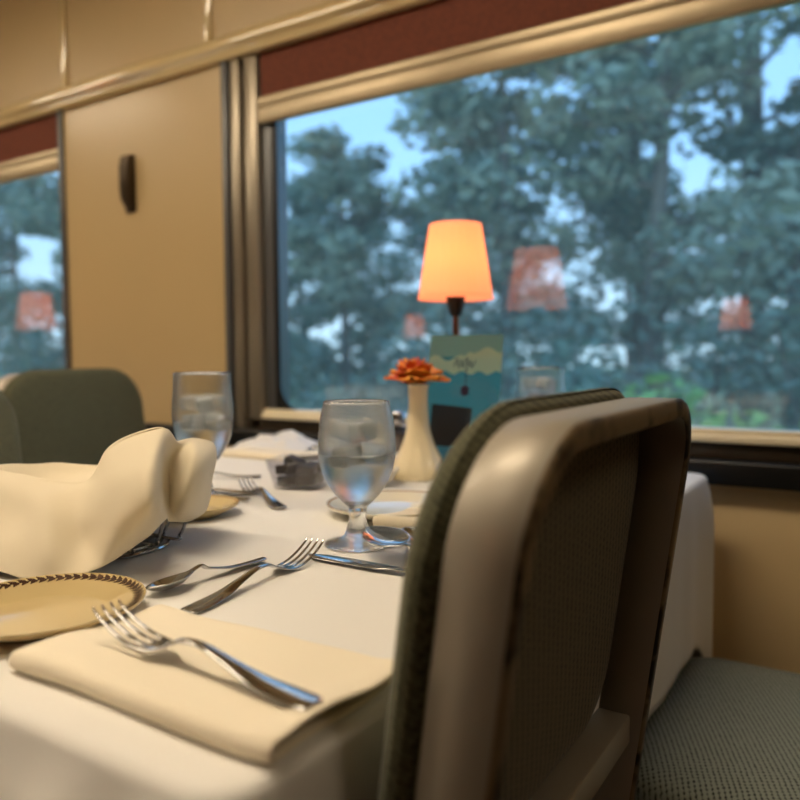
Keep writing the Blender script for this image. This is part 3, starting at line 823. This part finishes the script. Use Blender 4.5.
jd = thing('condiment_dish', 'clear square dish full of dark packets left of the goblet', 'dish', (-.782, .925, TZ), .25)
bm = bmesh.new()
def rr_(w, h, z, r=.008): return [(a, b, z) for a, b in rrect(w, h, r, 5)]
grid(bm, [rr_(.066, .056, .0012), rr_(.070, .060, .0008), rr_(.092, .080, .048), rr_(.089, .077, .048), rr_(.068, .058, .004), rr_(.062, .052, .004)], cu=True)
vs = [v for v in bm.verts]; k = len(rrect(1, 1, .1, 5)); bm.verts.ensure_lookup_table(); bm.faces.new(bm.verts[:k]); bm.faces.new(bm.verts[-k:])
obj('dish_body', bm, M['plastic_clear'], jd)
rnd = random.Random(4)
for k in range(8):
    o = obj('dark_packet', bevelled_box(-.015, .015, -.0125, .0125, -.0075, .0075, .0035, 3), M['packet'])
    gx, gy = (k % 2 - .5) * .031, ((k // 2) % 2 - .5) * .026
    if k >= 4: gx *= 1.12; gy *= 1.12
    p = Matrix.Rotation(.25, 3, 'Z') @ Vector((gx, gy, 0))
    o.location = (-.782 + p.x, .925 + p.y, TZ + (.0135 if k < 4 else .031) + (.007 if k == 6 else 0)); o.rotation_euler = (rnd.uniform(-.12, .12), rnd.uniform(-.12, .12) + (.4 if k == 6 else 0), .25 + rnd.uniform(-.1, .1))
    tag(o, 'dark brown packet inside the clear square dish', 'packet', 'dark packets in the clear dish')

ps = thing('pepper_shaker', 'glass pepper shaker with metal top beside the vase, behind the goblet', 'shaker', (-.866, 1.345, TZ))
bm = bmesh.new(); lathe(bm, [(.0002, .001), (.018, .001), (.020, .004), (.0205, .05), (.017, .066), (.016, .070), (.0145, .069), (.0155, .064), (.0185, .05), (.018, .006), (.0002, .005)], 32); obj('shaker_glass', bm, M['plastic_clear'], ps)
bm = bmesh.new(); lathe(bm, [(.0002, .0056), (.0174, .0062), (.0178, .046), (.0002, .047)], 24); obj('pepper_fill', bm, M['pepper'], ps)
bm = bmesh.new(); lathe(bm, [(.0168, .067), (.0175, .070), (.0175, .083), (.013, .091), (.0002, .094)], 32); obj('shaker_top', bm, M['steel'], ps)

# ------------------------------------------------------------------ wire bread basket and its napkin
bk = thing('wire_basket', 'chrome wire bread basket under the draped ivory napkin', 'basket', (-.772, .522, TZ))
def oval(w, h, z, r, n=10): return [(a, b, z) for a, b in rrect(w, h, r, n)]
bm = bmesh.new(); tube(bm, oval(.250, .126, .054, .055), .0024, 8, closed=True); obj('rim_wire', bm, M['wire'], bk)
bm = bmesh.new(); tube(bm, oval(.248, .124, .045, .055), .0017, 8, closed=True); obj('upper_wire', bm, M['wire'], bk)
bm = bmesh.new(); tube(bm, oval(.216, .098, .006, .042), .0022, 8, closed=True); obj('base_wire', bm, M['wire'], bk)
bm = bmesh.new(); tube(bm, oval(.232, .112, .0035, .048), .0020, 8, closed=True); obj('foot_wire', bm, M['wire'], bk)
for k in range(4):
    y = -.045 + .03 * k
    q = [(-.124, y * 1.1, .054), (-.122, y * 1.1, .030), (-.114, y * 1.05, .012), (-.096, y, .0065), (.096, y, .0065), (.114, y * 1.05, .012), (.122, y * 1.1, .030), (.124, y * 1.1, .054)]
    bm = bmesh.new(); tube(bm, spline(q, 6), .0018, 8); obj('long_wire', bm, M['wire'], bk)
for k in range(7):
    x_ = -.078 + .026 * k
    q = [(x_ * 1.1, -.062, .054), (x_ * 1.08, -.061, .030), (x_ * 1.02, -.055, .010), (x_, -.046, .0062), (x_, .046, .0062), (x_ * 1.02, .055, .010), (x_ * 1.08, .061, .030), (x_ * 1.1, .062, .054)]
    bm = bmesh.new(); tube(bm, spline(q, 6), .0015, 8); obj('cross_wire', bm, M['wire'], bk)

# napkin: a ruffled ring of columns (hem, low, middle, upper, top edge) around the basket, gathered inside
cols = [
 [(-.705, .392, .7590), (-.722, .402, .7774), (-.752, .420, .8005), (-.780, .437, .8235), (-.808, .454, .8340)],
 [(-.674, .398, .7550), (-.688, .406, .7745), (-.716, .422, .7990), (-.748, .440, .8225), (-.782, .458, .8320)],
 [(-.646, .407, .7550), (-.655, .412, .7760), (-.678, .424, .7985), (-.711, .443, .8200), (-.745, .463, .8290)],
 [(-.627, .430, .7600), (-.652, .448, .7790), (-.668, .459, .8020), (-.688, .475, .8240), (-.704, .486, .8300)],
 [(-.616, .452, .7680), (-.605, .449, .7925), (-.597, .449, .8200), (-.612, .463, .8440), (-.690, .502, .8600)],
 [(-.606, .477, .7850), (-.572, .458, .8120), (-.560, .453, .8370), (-.592, .474, .8600), (-.676, .525, .8740)],
 [(-.604, .503, .7980), (-.594, .493, .8170), (-.593, .490, .8400), (-.613, .508, .8660), (-.644, .540, .8840)],
 [(-.634, .536, .7890), (-.645, .543, .8030), (-.650, .548, .8260), (-.650, .552, .8520), (-.646, .561, .8690)],
 [(-.641, .567, .7800), (-.616, .545, .8060), (-.607, .541, .8330), (-.616, .554, .8580), (-.650, .588, .8700)],
 [(-.652, .600, .7830), (-.637, .596, .8050), (-.632, .596, .8290), (-.637, .605, .8480), (-.658, .622, .8580)],
 [(-.700, .634, .7800), (-.697, .634, .7980), (-.694, .634, .8190), (-.697, .632, .8380), (-.702, .622, .8480)],
 [(-.770, .622, .7780), (-.770, .624, .7900), (-.770, .622, .8060), (-.770, .616, .8200), (-.772, .600, .8260)],
 [(-.840, .632, .7760), (-.840, .632, .7900), (-.842, .628, .8040), (-.842, .618, .8160), (-.842, .600, .8220)],
 [(-.920, .600, .7760), (-.920, .600, .7900), (-.918, .594, .8060), (-.912, .584, .8200), (-.900, .570, .8260)],
 [(-.945, .500, .7740), (-.945, .500, .7900), (-.940, .500, .8080), (-.925, .500, .8240), (-.905, .500, .8300)],
 [(-.880, .405, .7600), (-.884, .410, .7780), (-.886, .420, .8010), (-.886, .436, .8240), (-.884, .456, .8340)],
 [(-.790, .392, .7560), (-.798, .400, .7750), (-.808, .416, .7990), (-.820, .434, .8225), (-.834, .454, .8330)],
]
full = []
for c in cols:
    T = Vector(c[-1]); ctr = Vector((max(-.86, min(-.70, T.x - .02)), .525, 0))
    q = [Vector(p) for p in c]
    for f_, dz in ((.10, .0015), (.30, -.008), (.62, -.020)):
        pt = T.lerp(Vector((ctr.x, ctr.y, T.z)), f_); pt.z = max(.806, T.z + dz) if f_ < .6 else .806 + (T.z - .83) * .3
        q.append(pt)
    full.append(spline(q, 5))
def cyc(pts, n=6):
    k = len(pts); out = []
    for i in range(k):
        seg = spline([pts[i - 1], pts[i], pts[(i + 1) % k], pts[(i + 2) % k]], n)
        out += seg[n:2 * n]
    return out
rows = [cyc([c[j] for c in full]) for j in range(len(full[0]))]
out_ = []
for j, r in enumerate(rows):
    out_.append([p + Vector((noise.noise(p * 26), noise.noise(p * 24 + Vector((7, 3, 1))), noise.noise(p * 20 + Vector((2, 8, 4))))) * .0035 * min(1, max(0, (p.z - .758) / .03)) for p in r])
bm = bmesh.new(); vs = grid(bm, out_, cu=True)
bm.faces.new(vs[-1])
o = obj('bread_napkin', bm, M['napkin2'], angle=85); solid(o, .002, 0, 1)
tag(o, 'ivory cloth napkin draped and curled over the wire bread basket', 'napkin')

# ------------------------------------------------------------------ outside: ground, trees, bushes
bm = bmesh.new(); rows = []
for i in range(40):
    yy = 2.2 + i * 2.2
    rows.append([(-150 + 7 * k, yy, -1.5 + .15 * noise.noise(Vector((k * .8, i * .6, 0))) + .02 * i) for k in range(40)])
grid(bm, rows); g = obj('ground', bm, M['ground']); g['kind'] = 'structure'

def leaves(bm, centre, rad, n, size, rnd, squash=.6):
    for _ in range(n):
        while True:
            d = Vector((rnd.uniform(-1, 1), rnd.uniform(-1, 1), rnd.uniform(-1, 1)))
            if d.length < 1: break
        p = centre + Vector((d.x * rad, d.y * rad, d.z * rad * squash))
        a = Vector((rnd.gauss(0, 1), rnd.gauss(0, 1), rnd.gauss(0, .6))).normalized()
        b = a.cross(Vector((rnd.gauss(0, 1), rnd.gauss(0, 1), rnd.gauss(0, 1)))).normalized()
        s = size * rnd.uniform(.6, 1.3)
        vs = [bm.verts.new(p + a * s), bm.verts.new(p + b * s * .45), bm.verts.new(p - a * s), bm.verts.new(p - b * s * .45)]
        bm.faces.new(vs)

def tree(label, x, y, h, crown, z0=-1.4, m='leaf1', seed=0, low=.35, dens=1.3):
    rnd = random.Random(seed)
    t = thing('tree', label, 'tree', (x, y, z0), group=None)
    bm = bmesh.new(); bend = rnd.uniform(-.4, .4)
    pts = spline([(0, 0, 0), (bend * .3, 0, h * .35), (bend, rnd.uniform(-.3, .3), h * .7), (bend * 1.2, 0, h * .95)], 6)
    tube(bm, pts, [h * .018 * (1 - .8 * i / (len(pts) - 1)) for i in range(len(pts))], 9)
    obj('trunk', bm, M['bark'], t)
    fb = bmesh.new(); nb = int(17 * dens)
    for k in range(nb):
        f = low + (1 - low) * (k + rnd.random()) / nb
        p0 = pts[min(len(pts) - 1, int(f * .95 * (len(pts) - 1)))]
        a = rnd.uniform(0, 2 * PI); reach = crown * (1.05 - .75 * ((f - low) / (1 - low)) ** 1.4) * rnd.uniform(.55, 1.1)
        tip = Vector(p0) + Vector((math.cos(a) * reach, math.sin(a) * reach, reach * rnd.uniform(.05, .45)))
        bm = bmesh.new(); mid = (Vector(p0) + tip) / 2 + Vector((0, 0, reach * .06))
        tube(bm, [p0, mid, tip], [.06, .04, .015], 6); obj('branch', bm, M['bark'], t)
        for q in range(4):
            c = Vector(p0).lerp(tip, .35 + .24 * q)
            leaves(fb, c + Vector((rnd.uniform(-.3, .3), rnd.uniform(-.3, .3), .1)), crown * rnd.uniform(.18, .30), 64, .13, rnd, .55)
    f = obj('foliage', fb, M[m], t, smooth=False)
    return t

def bush(label, x, y, r, h, m='leaf3', seed=0, z0=-1.45):
    rnd = random.Random(seed)
    t = thing('bush', label, 'bush', (x, y, z0))
    bm = bmesh.new()
    for k in range(5):
        a = k * 1.26; tube(bm, [(0, 0, 0), (math.cos(a) * r * .3, math.sin(a) * r * .3, h * .35), (math.cos(a) * r * .55, math.sin(a) * r * .55, h * .7)], [.04, .03, .012], 6)
    obj('stems', bm, M['bark'], t)
    fb = bmesh.new()
    for k in range(12):
        c = Vector((rnd.uniform(-r, r) * .7, rnd.uniform(-r, r) * .5, h * rnd.uniform(.15, .85)))
        leaves(fb, c, r * .42, 75, .11, rnd, .8)
    obj('foliage', fb, M[m], t, smooth=False)
    return t

# px position along the window -> direction; real distances in metres
TREES = [  # x, y, height, crown, material, seed, low, label
 (-9.6, 13.0, 7.2, 1.9, 'leaf1', 1, .18, 'slim tree at the left side of the big window, below clear sky'),
 (-8.1, 14.5, 8.6, 2.3, 'leaf2', 2, .15, 'rounded tree outside the big window, left of the lampshade'),
 (-5.6, 12.5, 9.0, 2.3, 'leaf1', 3, .18, 'tree outside directly behind the lit lampshade'),
 (-4.0, 15.0, 11.5, 2.7, 'leaf2', 4, .22, 'tall tree outside just right of the lampshade'),
 (-2.9, 11.5, 10.2, 2.5, 'leaf1', 5, .30, 'tall spreading tree outside above the tweed chair back'),
 (-1.2, 13.0, 11.0, 2.5, 'leaf2', 6, .30, 'tall tree outside near the right edge of the big window'),
 (.9, 13.5, 11.0, 2.6, 'leaf1', 9, .25, 'tall tree outside beyond the right edge of the big window'),
 (-12.8, 15.5, 7.4, 2.4, 'leaf2', 7, .12, 'tree outside hidden behind the metal window post'),
 (-21.0, 14.0, 8.0, 2.6, 'leaf1', 8, .12, 'tree outside the small window at its right side'),
 (-24.5, 14.5, 8.6, 2.8, 'leaf2', 10, .12, 'tree outside the small window at its left side'),
 (-2.0, 15.0, 15.5, 3.4, 'leaf1', 21, .28, 'very tall tree outside filling the upper right of the big window'),
 (-17.0, 24.0, 8.0, 3.0, 'leaf2', 12, .08, 'far tree outside low behind the vase'),
 (-12.0, 26.0, 9.0, 3.2, 'leaf1', 13, .08, 'far tree outside low behind the menu card'),
 (-7.0, 25.0, 9.0, 3.2, 'leaf2', 14, .08, 'far tree outside low above the chair back'),
 (-2.0, 24.0, 9.0, 3.2, 'leaf1', 15, .08, 'far tree outside low beside the right window edge'),
]
for (x, y, h, cr, m, sd, lo, lb) in TREES: tree(lb, x, y, h, cr, -1.4, m, sd, lo)
BUSH = [(-10.6, 10.8, 1.5, 3.0, 'leaf2', 'dark bush outside behind the metal window post'), (-8.7, 10.2, 1.5, 3.0, 'leaf2', 'dark bush outside at the lower left corner of the big window'), (-6.9, 10.4, 1.5, 3.3, 'leaf2', 'tall dark bush outside behind the rose'),
        (-5.1, 10.0, 1.5, 3.3, 'leaf2', 'tall dark bush outside behind the menu card'), (-3.5, 9.8, 1.4, 3.5, 'leaf2', 'bush outside behind the far goblet rim'),
        (-2.2, 8.2, 1.1, 2.2, 'leaf3', 'bright green bush outside just above the worn chair frame'), (-1.9, 10.2, 1.5, 3.7, 'leaf2', 'tall dark bush outside behind the bright green bush'), (-.4, 9.9, 1.5, 4.0, 'leaf2', 'tall bush outside at the lower right corner of the big window'), (-.7, 7.8, .9, 1.9, 'leaf3', 'low bright green bush outside at the lower right window corner'),
        (1.4, 9.6, 1.4, 3.0, 'leaf2', 'tall bush outside beyond the end of the big window'),
        (-19.8, 11.6, 1.7, 3.2, 'leaf2', 'tall dark bush outside low in the small window')]
for i, (x, y, r, h, m, lb) in enumerate(BUSH): bush(lb, x, y, r, h, m, 40 + i)

# ------------------------------------------------------------------ dusk sky
w = bpy.data.worlds.new('dusk_sky'); bpy.context.scene.world = w; w.use_nodes = True
n = w.node_tree.nodes; l = w.node_tree.links
tc = n.new('ShaderNodeTexCoord'); sp = n.new('ShaderNodeSeparateXYZ'); l.new(tc.outputs['Generated'], sp.inputs[0])
rp = n.new('ShaderNodeValToRGB'); e = rp.color_ramp.elements
e[0].position = 0; e[0].color = lin((196, 226, 240)); e[1].position = 1; e[1].color = lin((96, 158, 214))
q = e.new(.25); q.color = lin((156, 206, 250))
l.new(sp.outputs['Z'], rp.inputs[0]); l.new(rp.outputs[0], n['Background'].inputs[0]); n['Background'].inputs[1].default_value = 1.85

# ------------------------------------------------------------------ camera
cam = bpy.data.cameras.new('camera'); co = bpy.data.objects.new('camera', cam); C.objects.link(co)
f = 757; yaw = math.atan(485 / f); pit = math.atan(45 / f); rl = math.radians(.4)
cam.sensor_width = 36; cam.sensor_fit = 'HORIZONTAL'; cam.lens = f / 800 * 36; cam.clip_start = .02; cam.clip_end = 400
fw = Vector((-math.sin(yaw) * math.cos(pit), math.cos(yaw) * math.cos(pit), -math.sin(pit)))
rt = Vector((math.cos(yaw), math.sin(yaw), 0)); up = rt.cross(fw)
r2 = rt * math.cos(rl) - up * math.sin(rl); u2 = up * math.cos(rl) + rt * math.sin(rl)
mw = Matrix((r2, u2, -fw)).transposed().to_4x4(); mw.translation = (0, 0, .9625); co.matrix_world = mw
cam.dof.use_dof = True; cam.dof.focus_distance = .74; cam.dof.aperture_fstop = 3.6
sc = bpy.context.scene; sc.camera = co
sc.view_settings.view_transform = 'Standard'; sc.view_settings.look = 'None'; sc.view_settings.gamma = 1
sc.view_settings.exposure = 0
